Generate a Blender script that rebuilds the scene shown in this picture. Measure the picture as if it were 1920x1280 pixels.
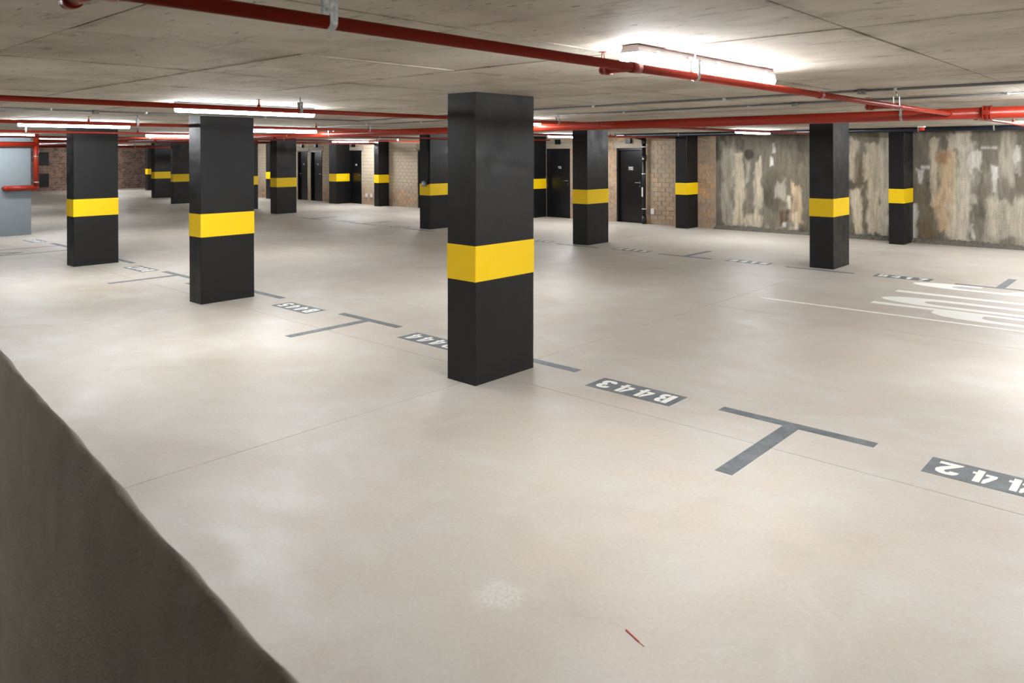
import bpy, bmesh, math, random
import numpy as np
from mathutils import Matrix, Vector

random.seed(7)
S = bpy.context.scene
for o in list(bpy.data.objects):
    bpy.data.objects.remove(o)
C = S.collection

# ------------------------------------------------------------------ camera
CAM_H = 1.9
F_PX, CX, CY = 1427.24, 959.79, 290.52
YAW, PITCH, ROLL = math.radians(42.1619), math.radians(-0.1268), math.radians(-0.1903)
fw = Vector((-math.sin(YAW) * math.cos(PITCH), math.cos(YAW) * math.cos(PITCH), math.sin(PITCH)))
r0 = Vector((math.cos(YAW), math.sin(YAW), 0))
u0 = r0.cross(fw)
rr = r0 * math.cos(ROLL) + u0 * math.sin(ROLL)
uu = -r0 * math.sin(ROLL) + u0 * math.cos(ROLL)
cam = bpy.data.cameras.new('camera')
cam.sensor_width = 36.0
cam.sensor_fit = 'HORIZONTAL'
cam.lens = F_PX / 1920 * 36
cam.shift_x = -(CX - 960) / 1920
cam.shift_y = (CY - 640) / 1920
cam.clip_start = 0.02
cam.clip_end = 200
cam.dof.use_dof = True
cam.dof.focus_distance = 8.0
cam.dof.aperture_fstop = 5.6
camo = bpy.data.objects.new('camera', cam)
C.objects.link(camo)
M = Matrix.Identity(4)
for i in range(3):
    M[i][0] = rr[i]; M[i][1] = uu[i]; M[i][2] = -fw[i]
M[2][3] = CAM_H
camo.matrix_world = M
S.camera = camo

# ------------------------------------------------------------------ world, exposure
w = bpy.data.worlds.new('world')
S.world = w
w.use_nodes = True
w.node_tree.nodes['Background'].inputs[0].default_value = (0.02, 0.02, 0.02, 1)
w.node_tree.nodes['Background'].inputs[1].default_value = 0.2
S.view_settings.view_transform = 'Standard'
S.view_settings.look = 'None'
S.view_settings.gamma = 1.0
S.view_settings.use_curve_mapping = False
S.view_settings.exposure = 1.75
LAMP = 30.0          # radiance of the fluorescent diffusers

H = 2.40             # ceiling height
YB = 17.60           # face of the rear wall
XL, XR, YF = -45.0, 6.0, -1.6

# ------------------------------------------------------------------ materials
def lin(c):
    c = c / 255.0
    return c / 12.92 if c <= 0.04045 else ((c + 0.055) / 1.055) ** 2.4
def rgb(r, g, b, k=1.0):
    return (lin(r) * k, lin(g) * k, lin(b) * k, 1.0)

class NT:
    def __init__(s, name):
        s.m = bpy.data.materials.new(name); s.m.use_nodes = True
        s.t = s.m.node_tree; s.b = s.t.nodes['Principled BSDF']
    def n(s, typ, **kw):
        nd = s.t.nodes.new(typ)
        for k, v in kw.items():
            if k.startswith('i_'):
                nd.inputs[int(k[2:]) if k[2:].isdigit() else k[2:].replace('_', ' ')].default_value = v
            else:
                setattr(nd, k, v)
        return nd
    def l(s, a, b): s.t.links.new(a, b)
    def coords(s, scale=(1, 1, 1), out='Object'):
        tc = s.n('ShaderNodeTexCoord'); mp = s.n('ShaderNodeMapping')
        mp.inputs['Scale'].default_value = scale
        s.l(tc.outputs[out], mp.inputs[0]); return mp.outputs[0]
    def world(s, scale=(1, 1, 1)):
        g = s.n('ShaderNodeNewGeometry'); mp = s.n('ShaderNodeMapping')
        mp.inputs['Scale'].default_value = scale
        s.l(g.outputs['Position'], mp.inputs[0]); return mp.outputs[0]
    def noise(s, vec, scale, detail=4, rough=0.55, dist=0.0):
        nd = s.n('ShaderNodeTexNoise'); nd.inputs['Scale'].default_value = scale
        nd.inputs['Detail'].default_value = detail; nd.inputs['Roughness'].default_value = rough
        nd.inputs['Distortion'].default_value = dist
        s.l(vec, nd.inputs['Vector']); return nd.outputs[0]
    def ramp(s, fac, stops):
        nd = s.n('ShaderNodeValToRGB'); e = nd.color_ramp.elements
        while len(e) < len(stops): e.new(0.5)
        for x, (p, c) in zip(e, stops):
            x.position = p; x.color = c if len(c) == 4 else (*c, 1)
        s.l(fac, nd.inputs[0]); return nd.outputs[0]
    def mix(s, fac, a, b, mode='MIX'):
        nd = s.n('ShaderNodeMix', data_type='RGBA', blend_type=mode)
        for k, v in ((0, fac), (6, a), (7, b)):
            if hasattr(v, 'is_linked') or hasattr(v, 'links'): s.l(v, nd.inputs[k])
            else: nd.inputs[k].default_value = v
        return nd.outputs[2]
    def math(s, op, a, b=0.0, clamp=False):
        nd = s.n('ShaderNodeMath', operation=op); nd.use_clamp = clamp
        for k, v in ((0, a), (1, b)):
            if hasattr(v, 'links'): s.l(v, nd.inputs[k])
            else: nd.inputs[k].default_value = v
        return nd.outputs[0]
    def bump(s, h, strength=0.2, dist=0.01):
        nd = s.n('ShaderNodeBump'); nd.inputs['Strength'].default_value = strength
        nd.inputs['Distance'].default_value = dist
        s.l(h, nd.inputs['Height']); s.l(nd.outputs[0], s.b.inputs['Normal'])
    def base(s, col, rough=0.6, metal=0.0, spec=0.5):
        if hasattr(col, 'links'): s.l(col, s.b.inputs['Base Color'])
        else: s.b.inputs['Base Color'].default_value = col
        if hasattr(rough, 'links'): s.l(rough, s.b.inputs['Roughness'])
        else: s.b.inputs['Roughness'].default_value = rough
        s.b.inputs['Metallic'].default_value = metal
        s.b.inputs['Specular IOR Level'].default_value = spec
        return s.m

def m_plain(name, col, rough=0.5, metal=0.0, spec=0.5, var=0.12, sc=30):
    t = NT(name); v = t.world()
    n = t.noise(v, sc, 3)
    c = t.mix(n, tuple(x * (1 - var) for x in col[:3]) + (1,), tuple(min(1, x * (1 + var)) for x in col[:3]) + (1,))
    return t.base(c, rough, metal, spec)

def m_floor():
    t = NT('floor_concrete'); v = t.world(); vs = t.world((1, 1.6, 1))
    big = t.noise(v, 0.55, 5, 0.6, 0.6); mid = t.noise(vs, 1.9, 6, 0.65, 0.4); fine = t.noise(v, 45, 3, 0.6)
    c = t.ramp(big, [(0.30, rgb(182, 174, 163)), (0.45, rgb(200, 195, 188)), (0.56, rgb(207, 204, 199)), (0.70, rgb(214, 212, 209))])
    warm = t.ramp(mid, [(0.38, (0, 0, 0)), (0.62, (1, 1, 1))])
    c = t.mix(t.math('MULTIPLY', warm, 0.6), c, rgb(205, 194, 181))
    white = t.ramp(t.noise(t.world((1.3, 1, 1)), 1.15, 7, 0.72, 0.8), [(0.56, (0, 0, 0)), (0.72, (1, 1, 1))])
    c = t.mix(t.math('MULTIPLY', white, 0.65), c, rgb(216, 213, 207))
    c = t.mix(0.12, c, t.ramp(fine, [(0.3, rgb(140, 132, 122)), (0.7, rgb(225, 220, 212))]))
    # a chalky scuff patch near the front
    g = t.n('ShaderNodeNewGeometry'); d = t.n('ShaderNodeVectorMath', operation='DISTANCE')
    wob = t.n('ShaderNodeVectorMath', operation='ADD')
    nn = t.n('ShaderNodeTexNoise'); nn.inputs['Scale'].default_value = 14; nn.inputs['Detail'].default_value = 4
    t.l(g.outputs['Position'], nn.inputs['Vector'])
    sc_ = t.n('ShaderNodeVectorMath', operation='SCALE'); sc_.inputs['Scale'].default_value = 0.12
    t.l(nn.outputs['Color'], sc_.inputs[0]); t.l(g.outputs['Position'], wob.inputs[0]); t.l(sc_.outputs[0], wob.inputs[1])
    t.l(wob.outputs[0], d.inputs[0]); d.inputs[1].default_value = (-2.18, 2.445, 0.06)
    patch = t.ramp(d.outputs['Value'], [(0.07, (1, 1, 1)), (0.125, (0, 0, 0))])
    sp = t.ramp(t.noise(v, 60, 3, 0.7), [(0.4, (0.15,) * 3), (0.6, (0.75,) * 3)])
    c = t.mix(t.math('MULTIPLY', patch, sp), c, rgb(224, 223, 219))
    c = t.mix(1.0, c, (0.87, 0.865, 0.85, 1), 'MULTIPLY')
    r = t.ramp(mid, [(0.3, (0.40,) * 3), (0.7, (0.56,) * 3)])
    t.bump(t.noise(v, 25, 5), 0.06, 0.01)
    return t.base(c, r, 0, 0.42)

def m_ceiling():
    t = NT('cast_concrete'); v = t.world(); v2 = t.world((0.6, 2.6, 1))
    oi = t.n('ShaderNodeObjectInfo')
    a = t.noise(v, 1.2, 6, 0.65, 0.4)
    c = t.ramp(a, [(0.3, rgb(160, 151, 136)), (0.5, rgb(182, 174, 160)), (0.7, rgb(198, 191, 179))])
    st = t.ramp(t.noise(v2, 2.6, 7, 0.75, 0.5), [(0.56, (0, 0, 0)), (0.70, (1, 1, 1))])
    c = t.mix(t.math('MULTIPLY', st, 0.6), c, rgb(92, 80, 62))
    pits = t.ramp(t.noise(t.world((1, 3.2, 1)), 11, 4, 0.6), [(0.64, (0, 0, 0)), (0.71, (1, 1, 1))])
    c = t.mix(t.math('MULTIPLY', pits, 0.75), c, rgb(74, 62, 46))
    wh = t.ramp(t.noise(t.world((2.0, 0.5, 1)), 1.7, 6, 0.7, 0.3), [(0.63, (0, 0, 0)), (0.75, (1, 1, 1))])
    c = t.mix(t.math('MULTIPLY', wh, 0.35), c, rgb(196, 192, 184))
    # grime that bled out of the casting joints
    tc = t.n('ShaderNodeTexCoord'); sx = t.n('ShaderNodeSeparateXYZ'); t.l(tc.outputs['Object'], sx.inputs[0])
    d = t.math('MINIMUM', t.math('SUBTRACT', 0.57, t.math('ABSOLUTE', sx.outputs[0])), t.math('SUBTRACT', 0.5325, t.math('ABSOLUTE', sx.outputs[1])))
    jm = t.ramp(t.math('MULTIPLY', t.math('ADD', d, 0.02), 5.0), [(0.0, (0, 0, 0)), (0.08, (1, 1, 1)), (0.2, (0.55,) * 3), (0.55, (0, 0, 0))])
    jn = t.ramp(t.noise(v, 3.2, 6, 0.75, 0.6), [(0.46, (0, 0, 0)), (0.66, (1, 1, 1))])
    c = t.mix(t.math('MULTIPLY', t.math('MULTIPLY', jm, jn), 0.75), c, rgb(88, 74, 54))
    k = t.math('ADD', t.math('MULTIPLY', oi.outputs['Random'], 0.14), 0.92)
    hs = t.n('ShaderNodeHueSaturation'); t.l(k, hs.inputs['Value']); t.l(c, hs.inputs['Color'])
    t.bump(t.noise(v, 9, 7, 0.7), 0.25, 0.012)
    return t.base(hs.outputs[0], 0.78, 0, 0.3)

def m_paint(name, col, rough, bumpy=0.25, var=0.2, spec=0.36):
    t = NT(name); v = t.world()
    n = t.noise(v, 3.0, 6, 0.65)
    c = t.mix(n, tuple(x * (1 - var) for x in col[:3]) + (1,), tuple(min(1, x * (1 + var)) for x in col[:3]) + (1,))
    r = t.ramp(t.noise(v, 5, 4), [(0.3, (rough - 0.08,) * 3), (0.7, (rough + 0.1,) * 3)])
    h = t.math('ADD', t.math('MULTIPLY', t.noise(v, 7, 4, 0.6), 1.0), t.math('MULTIPLY', t.noise(v, 160, 2), 0.25))
    t.bump(h, bumpy, 0.012)
    return t.base(c, r, 0, spec)

def m_brick(name):
    t = NT(name); g = t.n('ShaderNodeNewGeometry'); oi = t.n('ShaderNodeObjectInfo')
    rnd = t.math('FRACT', t.math('ADD', g.outputs['Random Per Island'], oi.outputs['Random']))
    c = t.ramp(rnd, [(0.0, rgb(150, 118, 92)), (0.22, rgb(178, 146, 114)), (0.42, rgb(168, 140, 116)), (0.6, rgb(196, 150, 108)), (0.8, rgb(160, 126, 100)), (1.0, rgb(172, 154, 138))])
    v = t.world((1, 1, 0.35))
    streak = t.ramp(t.noise(v, 34, 4, 0.7), [(0.45, (0, 0, 0)), (0.62, (1, 1, 1))])
    c = t.mix(t.math('MULTIPLY', streak, 0.5), c, rgb(206, 192, 172))
    grey = t.ramp(t.noise(t.world((0.55, 1, 0.8)), 1.0, 4, 0.6), [(0.42, (0, 0, 0)), (0.62, (1, 1, 1))])
    c = t.mix(t.math('MULTIPLY', grey, 0.6), c, rgb(150, 142, 130))
    # greyer daubed patch right of the drain pipe, whitewashed stretch further along
    sx = t.n('ShaderNodeSeparateXYZ'); t.l(g.outputs['Position'], sx.inputs[0])
    ww = t.ramp(t.math('MULTIPLY', t.math('ADD', sx.outputs[0], 30.0), 1 / 30.0), [(0.16, (1, 1, 1)), (0.50, (1, 1, 1)), (0.54, (0.25,) * 3), (0.60, (0.1,) * 3), (0.63, (0.05,) * 3), (0.636, (0.55,) * 3), (0.668, (0.5,) * 3), (0.672, (0, 0, 0))])
    zz = t.ramp(t.math('ADD', t.math('MULTIPLY', sx.outputs[2], 0.4), t.math('MULTIPLY', t.noise(t.world(), 2.2, 4), 0.3)), [(0.25, (0.1,) * 3), (0.55, (0.8,) * 3)])
    c = t.mix(t.math('MULTIPLY', ww, zz), c, rgb(206, 196, 176))
    t.bump(t.noise(t.world(), 60, 4), 0.5, 0.006)
    return t.base(c, 0.85, 0, 0.2)

def m_mortar():
    t = NT('mortar'); v = t.world()
    c = t.ramp(t.noise(v, 3, 5), [(0.3, rgb(150, 141, 128)), (0.7, rgb(182, 173, 158))])
    t.bump(t.noise(v, 40, 4), 0.4, 0.006)
    return t.base(c, 0.9, 0, 0.2)

def m_far_brick():
    t = NT('far_brick'); tc = t.n('ShaderNodeNewGeometry'); sx = t.n('ShaderNodeSeparateXYZ'); t.l(tc.outputs['Position'], sx.inputs[0])
    cb = t.n('ShaderNodeCombineXYZ'); t.l(sx.outputs[1], cb.inputs[0]); t.l(sx.outputs[2], cb.inputs[1])
    b = t.n('ShaderNodeTexBrick')
    b.inputs['Scale'].default_value = 1.0; b.inputs['Brick Width'].default_value = 0.234; b.inputs['Row Height'].default_value = 0.124
    b.inputs['Mortar Size'].default_value = 0.008
    b.inputs['Color1'].default_value = rgb(150, 122, 108); b.inputs['Color2'].default_value = rgb(118, 96, 86); b.inputs['Mortar'].default_value = rgb(160, 142, 128)
    t.l(cb.outputs[0], b.inputs['Vector'])
    sp = t.ramp(t.noise(t.world(), 6.5, 3, 0.6), [(0.52, (0, 0, 0)), (0.62, (1, 1, 1))])
    c = t.mix(t.math('MULTIPLY', sp, 0.6), b.outputs['Color'], rgb(84, 74, 70))
    return t.base(c, 0.85, 0, 0.2)

def m_stained():
    t = NT('stained_concrete'); at = t.n('ShaderNodeAttribute'); at.attribute_name = 'stain'
    v = t.world((1, 1, 0.16)); v2 = t.world()
    k = t.ramp(t.noise(v, 16, 6, 0.7), [(0.3, (0.72,) * 3), (0.7, (1.2,) * 3)])
    c = t.mix(1.0, at.outputs['Color'], k, 'MULTIPLY')
    k2 = t.ramp(t.noise(v2, 40, 4, 0.65), [(0.3, (0.85,) * 3), (0.7, (1.12,) * 3)])
    c = t.mix(1.0, c, k2, 'MULTIPLY')
    t.bump(t.noise(v2, 14, 7, 0.7), 0.5, 0.02)
    return t.base(c, 0.75, 0, 0.3)

def m_marking(name, col, col2):
    t = NT(name); v = t.world()
    n = t.ramp(t.noise(v, 6, 6, 0.7, 0.5), [(0.35, (0, 0, 0)), (0.68, (1, 1, 1))])
    c = t.mix(n, col, col2)
    sp = t.ramp(t.noise(v, 55, 4, 0.7), [(0.66, (0, 0, 0)), (0.74, (1, 1, 1))])
    c = t.mix(t.math('MULTIPLY', sp, 0.35), c, rgb(176, 172, 164))
    return t.base(c, 0.55, 0, 0.4)

def m_emit(name, col, s):
    t = NT(name)
    t.base((0.9, 0.9, 0.9, 1), 0.4)
    t.b.inputs['Emission Color'].default_value = col
    t.b.inputs['Emission Strength'].default_value = s
    return t.m

def m_galv():
    t = NT('galvanised_steel'); v = t.world()
    c = t.ramp(t.noise(v, 60, 4, 0.6), [(0.3, rgb(130, 133, 130)), (0.7, rgb(190, 192, 188))])
    return t.base(c, 0.42, 0.75, 0.5)

MAT = dict(
    floor=m_floor(), ceiling=m_ceiling(), brick=m_brick('maxi_brick'), mortar=m_mortar(), farbrick=m_far_brick(), stained=m_stained(),
    black=m_paint('black_column_paint', rgb(18, 18, 19), 0.42, 0.22), yellow=m_paint('yellow_band_paint', rgb(242, 203, 2), 0.5, 0.08, 0.05),
    red=m_paint('red_pipe_paint', rgb(142, 37, 18), 0.36, 0.03, 0.08), galv=m_galv(),
    slate=m_marking('slate_marking_paint', rgb(92, 98, 102), rgb(122, 128, 132)), white=m_marking('white_marking_paint', rgb(238, 238, 234), rgb(244, 244, 241)),
    lamp=m_emit('lamp_diffuser', (0.98, 1.0, 1.03, 1), LAMP), lamp_strong=m_emit('lamp_diffuser_strong', (0.98, 1.0, 1.03, 1), LAMP * 1.08), lamp_weak=m_emit('lamp_diffuser_weak', (0.98, 1.0, 1.03, 1), LAMP * 0.72), housing=m_plain('lamp_housing_grey', rgb(150, 152, 155), 0.5),  # stronger and weaker diffusers only balance the brightness between lamp rows
    door=m_plain('black_door_paint', rgb(20, 20, 22), 0.28, var=0.06, sc=3), lintel=m_plain('pale_lintel_concrete', rgb(176, 166, 150), 0.85, var=0.1, sc=6),
    steel=m_plain('brushed_steel', rgb(200, 200, 198), 0.3, 0.9, sc=80), plastic=m_plain('white_plastic', rgb(228, 228, 226), 0.4),
    blackpipe=m_plain('black_drain_plastic', rgb(22, 24, 28), 0.35), bluepipe=m_plain('blue_black_pipe_plastic', rgb(14, 19, 32), 0.35),
    greywall=m_paint('grey_wall_paint', rgb(124, 134, 140), 0.6, 0.1, 0.04), conduit=m_plain('dull_conduit_steel', rgb(112, 110, 106), 0.45, 0.4),
    vent=m_plain('dark_vent', rgb(4, 4, 4), 0.6), gravel=m_plain('dark_gravel', rgb(104, 100, 92), 0.95, var=0.5, sc=45),
    slot=m_plain('floor_joint_grit', rgb(110, 104, 96), 0.95), redplastic=m_plain('bright_red_plastic', rgb(205, 40, 30), 0.4),
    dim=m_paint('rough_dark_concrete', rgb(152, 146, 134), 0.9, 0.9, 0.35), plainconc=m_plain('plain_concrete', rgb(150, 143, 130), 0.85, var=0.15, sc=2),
    stripred=m_plain('faded_red_sliver', rgb(196, 96, 80), 0.6),
)

# ------------------------------------------------------------------ geometry helpers
def mesh_of(bm, name, smooth=False):
    me = bpy.data.meshes.new(name); bm.to_mesh(me); bm.free()
    if smooth:
        for p in me.polygons: p.use_smooth = True
    return me
def link(name, me, mat=None, parent=None, loc=(0, 0, 0), rot=(0, 0, 0)):
    o = bpy.data.objects.new(name, me); C.objects.link(o)
    if mat is not None and me is not None and not me.materials: me.materials.append(MAT[mat])
    if parent: o.parent = parent
    o.location = loc; o.rotation_euler = rot
    return o
def tag(o, label=None, cat=None, group=None, kind=None):
    if label: o['label'] = label
    if cat: o['category'] = cat
    if group: o['group'] = group
    if kind: o['kind'] = kind
    return o
def empty(name, loc=(0, 0, 0)):
    o = bpy.data.objects.new(name, None); C.objects.link(o); o.location = loc; o.empty_display_size = 0.1
    return o
def add_box(bm, x0, x1, y0, y1, z0, z1, bevel=0.0):
    r = bmesh.ops.create_cube(bm, size=1.0)
    bmesh.ops.scale(bm, vec=(x1 - x0, y1 - y0, z1 - z0), verts=r['verts'])
    bmesh.ops.translate(bm, vec=((x0 + x1) / 2, (y0 + y1) / 2, (z0 + z1) / 2), verts=r['verts'])
    if bevel:
        es = {e for v in r['verts'] for e in v.link_edges}
        bmesh.ops.bevel(bm, geom=list(es), offset=bevel, segments=2, affect='EDGES')
class Boxes:
    F = [(0, 3, 2, 1), (4, 5, 6, 7), (0, 1, 5, 4), (1, 2, 6, 5), (2, 3, 7, 6), (3, 0, 4, 7)]
    def __init__(s): s.v = []; s.f = []
    def add(s, x0, x1, y0, y1, z0, z1):
        n = len(s.v)
        s.v += [(x0, y0, z0), (x1, y0, z0), (x1, y1, z0), (x0, y1, z0), (x0, y0, z1), (x1, y0, z1), (x1, y1, z1), (x0, y1, z1)]
        s.f += [tuple(n + k for k in f) for f in s.F]
    def mesh(s, name):
        me = bpy.data.meshes.new(name); me.from_pydata(s.v, [], s.f); return me
def box(name, x0, x1, y0, y1, z0, z1, mat, parent=None, bevel=0.0, loc=None):
    bm = bmesh.new(); add_box(bm, x0, x1, y0, y1, z0, z1, bevel)
    return link(name, mesh_of(bm, name), mat, parent)
def add_tube(bm, a, b, r, n=16, r2=None, caps=True):
    a = Vector(a); b = Vector(b); d = b - a
    q = d.to_track_quat('Z', 'Y').to_matrix().to_4x4()
    res = bmesh.ops.create_cone(bm, cap_ends=caps, segments=n, radius1=r, radius2=r if r2 is None else r2, depth=d.length)
    bmesh.ops.transform(bm, matrix=Matrix.Translation((a + b) / 2) @ q, verts=res['verts'])
    for f in {f for v in res['verts'] for f in v.link_faces}:
        f.smooth = len(f.verts) == 4
def add_ball(bm, c, r, n=12):
    res = bmesh.ops.create_uvsphere(bm, u_segments=n, v_segments=n // 2 + 2, radius=r)
    bmesh.ops.translate(bm, vec=c, verts=res['verts'])
    for f in {f for v in res['verts'] for f in v.link_faces}: f.smooth = True
def tube(name, a, b, r, mat, parent=None, n=16):
    bm = bmesh.new(); add_tube(bm, a, b, r, n); return link(name, mesh_of(bm, name), mat, parent)
def add_poly(bm, pts, z0, z1):
    """flat prism from a simple polygon"""
    vb = [bm.verts.new((x, y, z0)) for x, y in pts]; vt = [bm.verts.new((x, y, z1)) for x, y in pts]
    area = sum(pts[i][0] * pts[(i + 1) % len(pts)][1] - pts[(i + 1) % len(pts)][0] * pts[i][1] for i in range(len(pts)))
    if area < 0: vt_, vb_ = vt[::-1], vb[::-1]
    else: vt_, vb_ = vt, vb
    bm.faces.new(vt_); bm.faces.new(vb_[::-1])
    n = len(pts)
    for i in range(n):
        bm.faces.new((vb_[i], vb_[(i + 1) % n], vt_[(i + 1) % n], vt_[i]))

# ------------------------------------------------------------------ floor
fl = tag(box('floor', XL, XR, YF, YB + 0.1, -0.25, -0.012, 'slot'), 'pale polished concrete floor of the parking level with painted bay marks', 'floor', kind='structure')
xe = [XL, -39.5, -34.5, -29.5, -24.5, -19.5, -14.5, -9.5, -4.55, 0.4, XR]
ye = [YF, 0.6, 4.74, 8.7, 12.7, YB]
for i in range(len(xe) - 1):
    for j in range(len(ye) - 1):
        g = 0.003
        box('floor_slab', xe[i] + g, xe[i + 1] - g, ye[j] + g, ye[j + 1] - g, -0.05, 0.0, 'floor', fl)

box('floor_slab', XL, -40.9, YB + 0.003, 20.6, -0.05, 0.0, 'floor', fl)
# ------------------------------------------------------------------ ceiling of board-cast panels
ce = tag(box('ceiling', XL, XR, YF, YB + 0.1, H + 0.012, H + 0.2, 'plainconc'), 'low board-marked concrete ceiling slab with dark casting stains', 'ceiling', kind='structure')
box('ceiling_panel', XL, -40.9, YB + 0.003, 20.6, H, H + 0.1, 'ceiling', ce)
PX, PY = 1.14, 1.065
def panel_mesh():
    bm = bmesh.new(); add_box(bm, -PX / 2 + .003, PX / 2 - .003, -PY / 2 + .003, PY / 2 - .003, 0, 0.03, 0.004)
    return mesh_of(bm, 'ceiling_panel')
pm = panel_mesh(); pm.materials.append(MAT['ceiling'])
cells = []
nx0 = int((XL + 2.2) / PX) - 1
x = -2.2 + PX / 2 - PX * 50
while x < XR + PX:
    y = 1.06 - PY / 2 - PY * 3
    while y < YB + PY:
        if x - PX / 2 < XR and x + PX / 2 > XL and y - PY / 2 < YB and y + PY / 2 > YF:
            cells.append((x, y))
        y += PY
    x += PX
def vis(c):
    d = Vector((c[0], c[1], 0)); z = d.dot(fw); lat = d.dot(rr)
    return z > 0.3 and abs(lat / max(z, 0.01)) < 0.75
cells.sort(key=lambda c: (not vis(c), math.hypot(*c)))
bmr = Boxes()
for k, (x, y) in enumerate(cells):
    dz = random.choice((0, 0, 0.001, 0.002, 0.003))
    if k < 290:
        link('ceiling_panel', pm, None, ce, (x, y, H + dz))
    else:
        bmr.add(x - PX / 2 + .003, x + PX / 2 - .003, y - PY / 2 + .003, y + PY / 2 - .003, H + dz, H + 0.03 + dz)
tag(link('ceiling_panel', bmr.mesh('ceiling_panels_rest'), 'ceiling', ce), kind='stuff')

# ------------------------------------------------------------------ rear wall, brick stretch with doors
DOORS = [  # x0, x1, handle side (+1 right), label
    (-12.01, -11.19, 1, 'black flush door beside the black drain pipe, nearest of the rear doors'),
    (-14.52, -13.66, 1, 'black flush door just right of the tallest foreground column in the view'),
    (-20.38, -19.56, -1, 'black door mostly hidden behind the column that carries the switch box'),
    (-24.48, -23.66, 1, 'black flush door tucked behind a column, two white sockets to its right'),
    (-27.06, -26.26, 1, 'right-hand one of the two narrow black doors standing side by side'),
    (-28.03, -27.32, -1, 'left-hand one of the two narrow black doors standing side by side'),
]
DH = 2.03
XW, YB2 = -41.0, 20.6             # the far end widens past the rear wall
XJ = -9.03                       # brick meets bare concrete here
bm = bmesh.new()
edges = sorted([(a, b) for a, b, *_ in DOORS])
cur = XW
for a, b in edges:
    add_box(bm, cur, a, YB + 0.012, YB + 0.25, -0.01, H + 0.01)
    add_box(bm, a, b, YB + 0.012, YB + 0.25, DH + 0.02, H + 0.01)
    cur = b
add_box(bm, cur, XJ, YB + 0.012, YB + 0.25, -0.01, H + 0.01)
add_box(bm, XW, XJ, YB + 0.2, YB + 0.3, -0.01, H)
add_box(bm, XW, XW + 0.2, YB + 0.05, YB2, -0.01, H + 0.01)
wb = tag(link('wall_back', mesh_of(bm, 'wall_back'), 'mortar'), 'long brick rear wall of tan and whitewashed bricks holding the black doors', 'wall', kind='structure')
BL, BH, BG = 0.220, 0.110, 0.014
bricks = []
row = 0
z = 0.004
def blocked(x0, x1, z0, z1):
    for a, b, *_ in DOORS:
        if x1 > a - 0.02 and x0 < b + 0.02 and z0 < DH + 0.17: 
            if z0 < DH + 0.02 or (x0 < b + 0.10 and x1 > a - 0.10): return True
        if x1 > a - 0.12 and x0 < b + 0.12 and z1 > DH + 0.02 and z0 < DH + 0.17: return True
    return False
def clipx(x0, x1, z0, z1):
    """shorten a brick against door jambs and lintels"""
    for a, b, *_ in DOORS:
        lo, hi = (a - 0.012, b + 0.012)
        if z1 > DH + 0.02 and z0 < DH + 0.16: lo, hi = a - 0.11, b + 0.11
        elif z0 >= DH + 0.16: continue
        if x0 >= lo and x1 <= hi: return None
        if x0 < lo < x1: x1 = lo
        elif x0 < hi < x1: x0 = hi
    return (x0, x1) if x1 - x0 > 0.03 else None
while z + BH < H + 0.01:
    x = XW + (0 if row % 2 == 0 else -(BL + BG) / 2)
    while x < XJ:
        a, b = max(x, XW), min(x + BL, XJ)
        c = clipx(a, b, z, z + BH) if b - a > 0.03 else None
        if c: bricks.append((c[0], c[1], z))
        x += BL + BG
    z += BH + BG; row += 1
bricks.sort(key=lambda b: -b[1])
fullm = []
for q in range(4):
    bm = bmesh.new(); add_box(bm, -BL / 2, BL / 2, 0, 0.05, 0, BH, 0)
    for v in bm.verts: v.co += Vector((random.uniform(-.003, .003), random.uniform(-.003, .003) if v.co.y < 0.01 else 0, random.uniform(-.002, .002)))
    me = mesh_of(bm, 'brick'); me.materials.append(MAT['brick']); fullm.append(me)
bmr = Boxes()
nb = 0
for (a, b, z) in bricks:
    dy = random.uniform(-0.002, 0.004)
    hid = (-9.86 < a and b < -9.50) or (-14.9 < a and b < -14.55)
    if abs((b - a) - BL) < 0.002 and nb < 295 and not hid:
        link('brick', random.choice(fullm), None, wb, ((a + b) / 2, YB + dy, z)); nb += 1
    else:
        bmr.add(a, b, YB + dy, YB + 0.05, z, z + BH)
tag(link('brick_run', bmr.mesh('brick_run'), 'brick', wb), kind='stuff')

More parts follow.
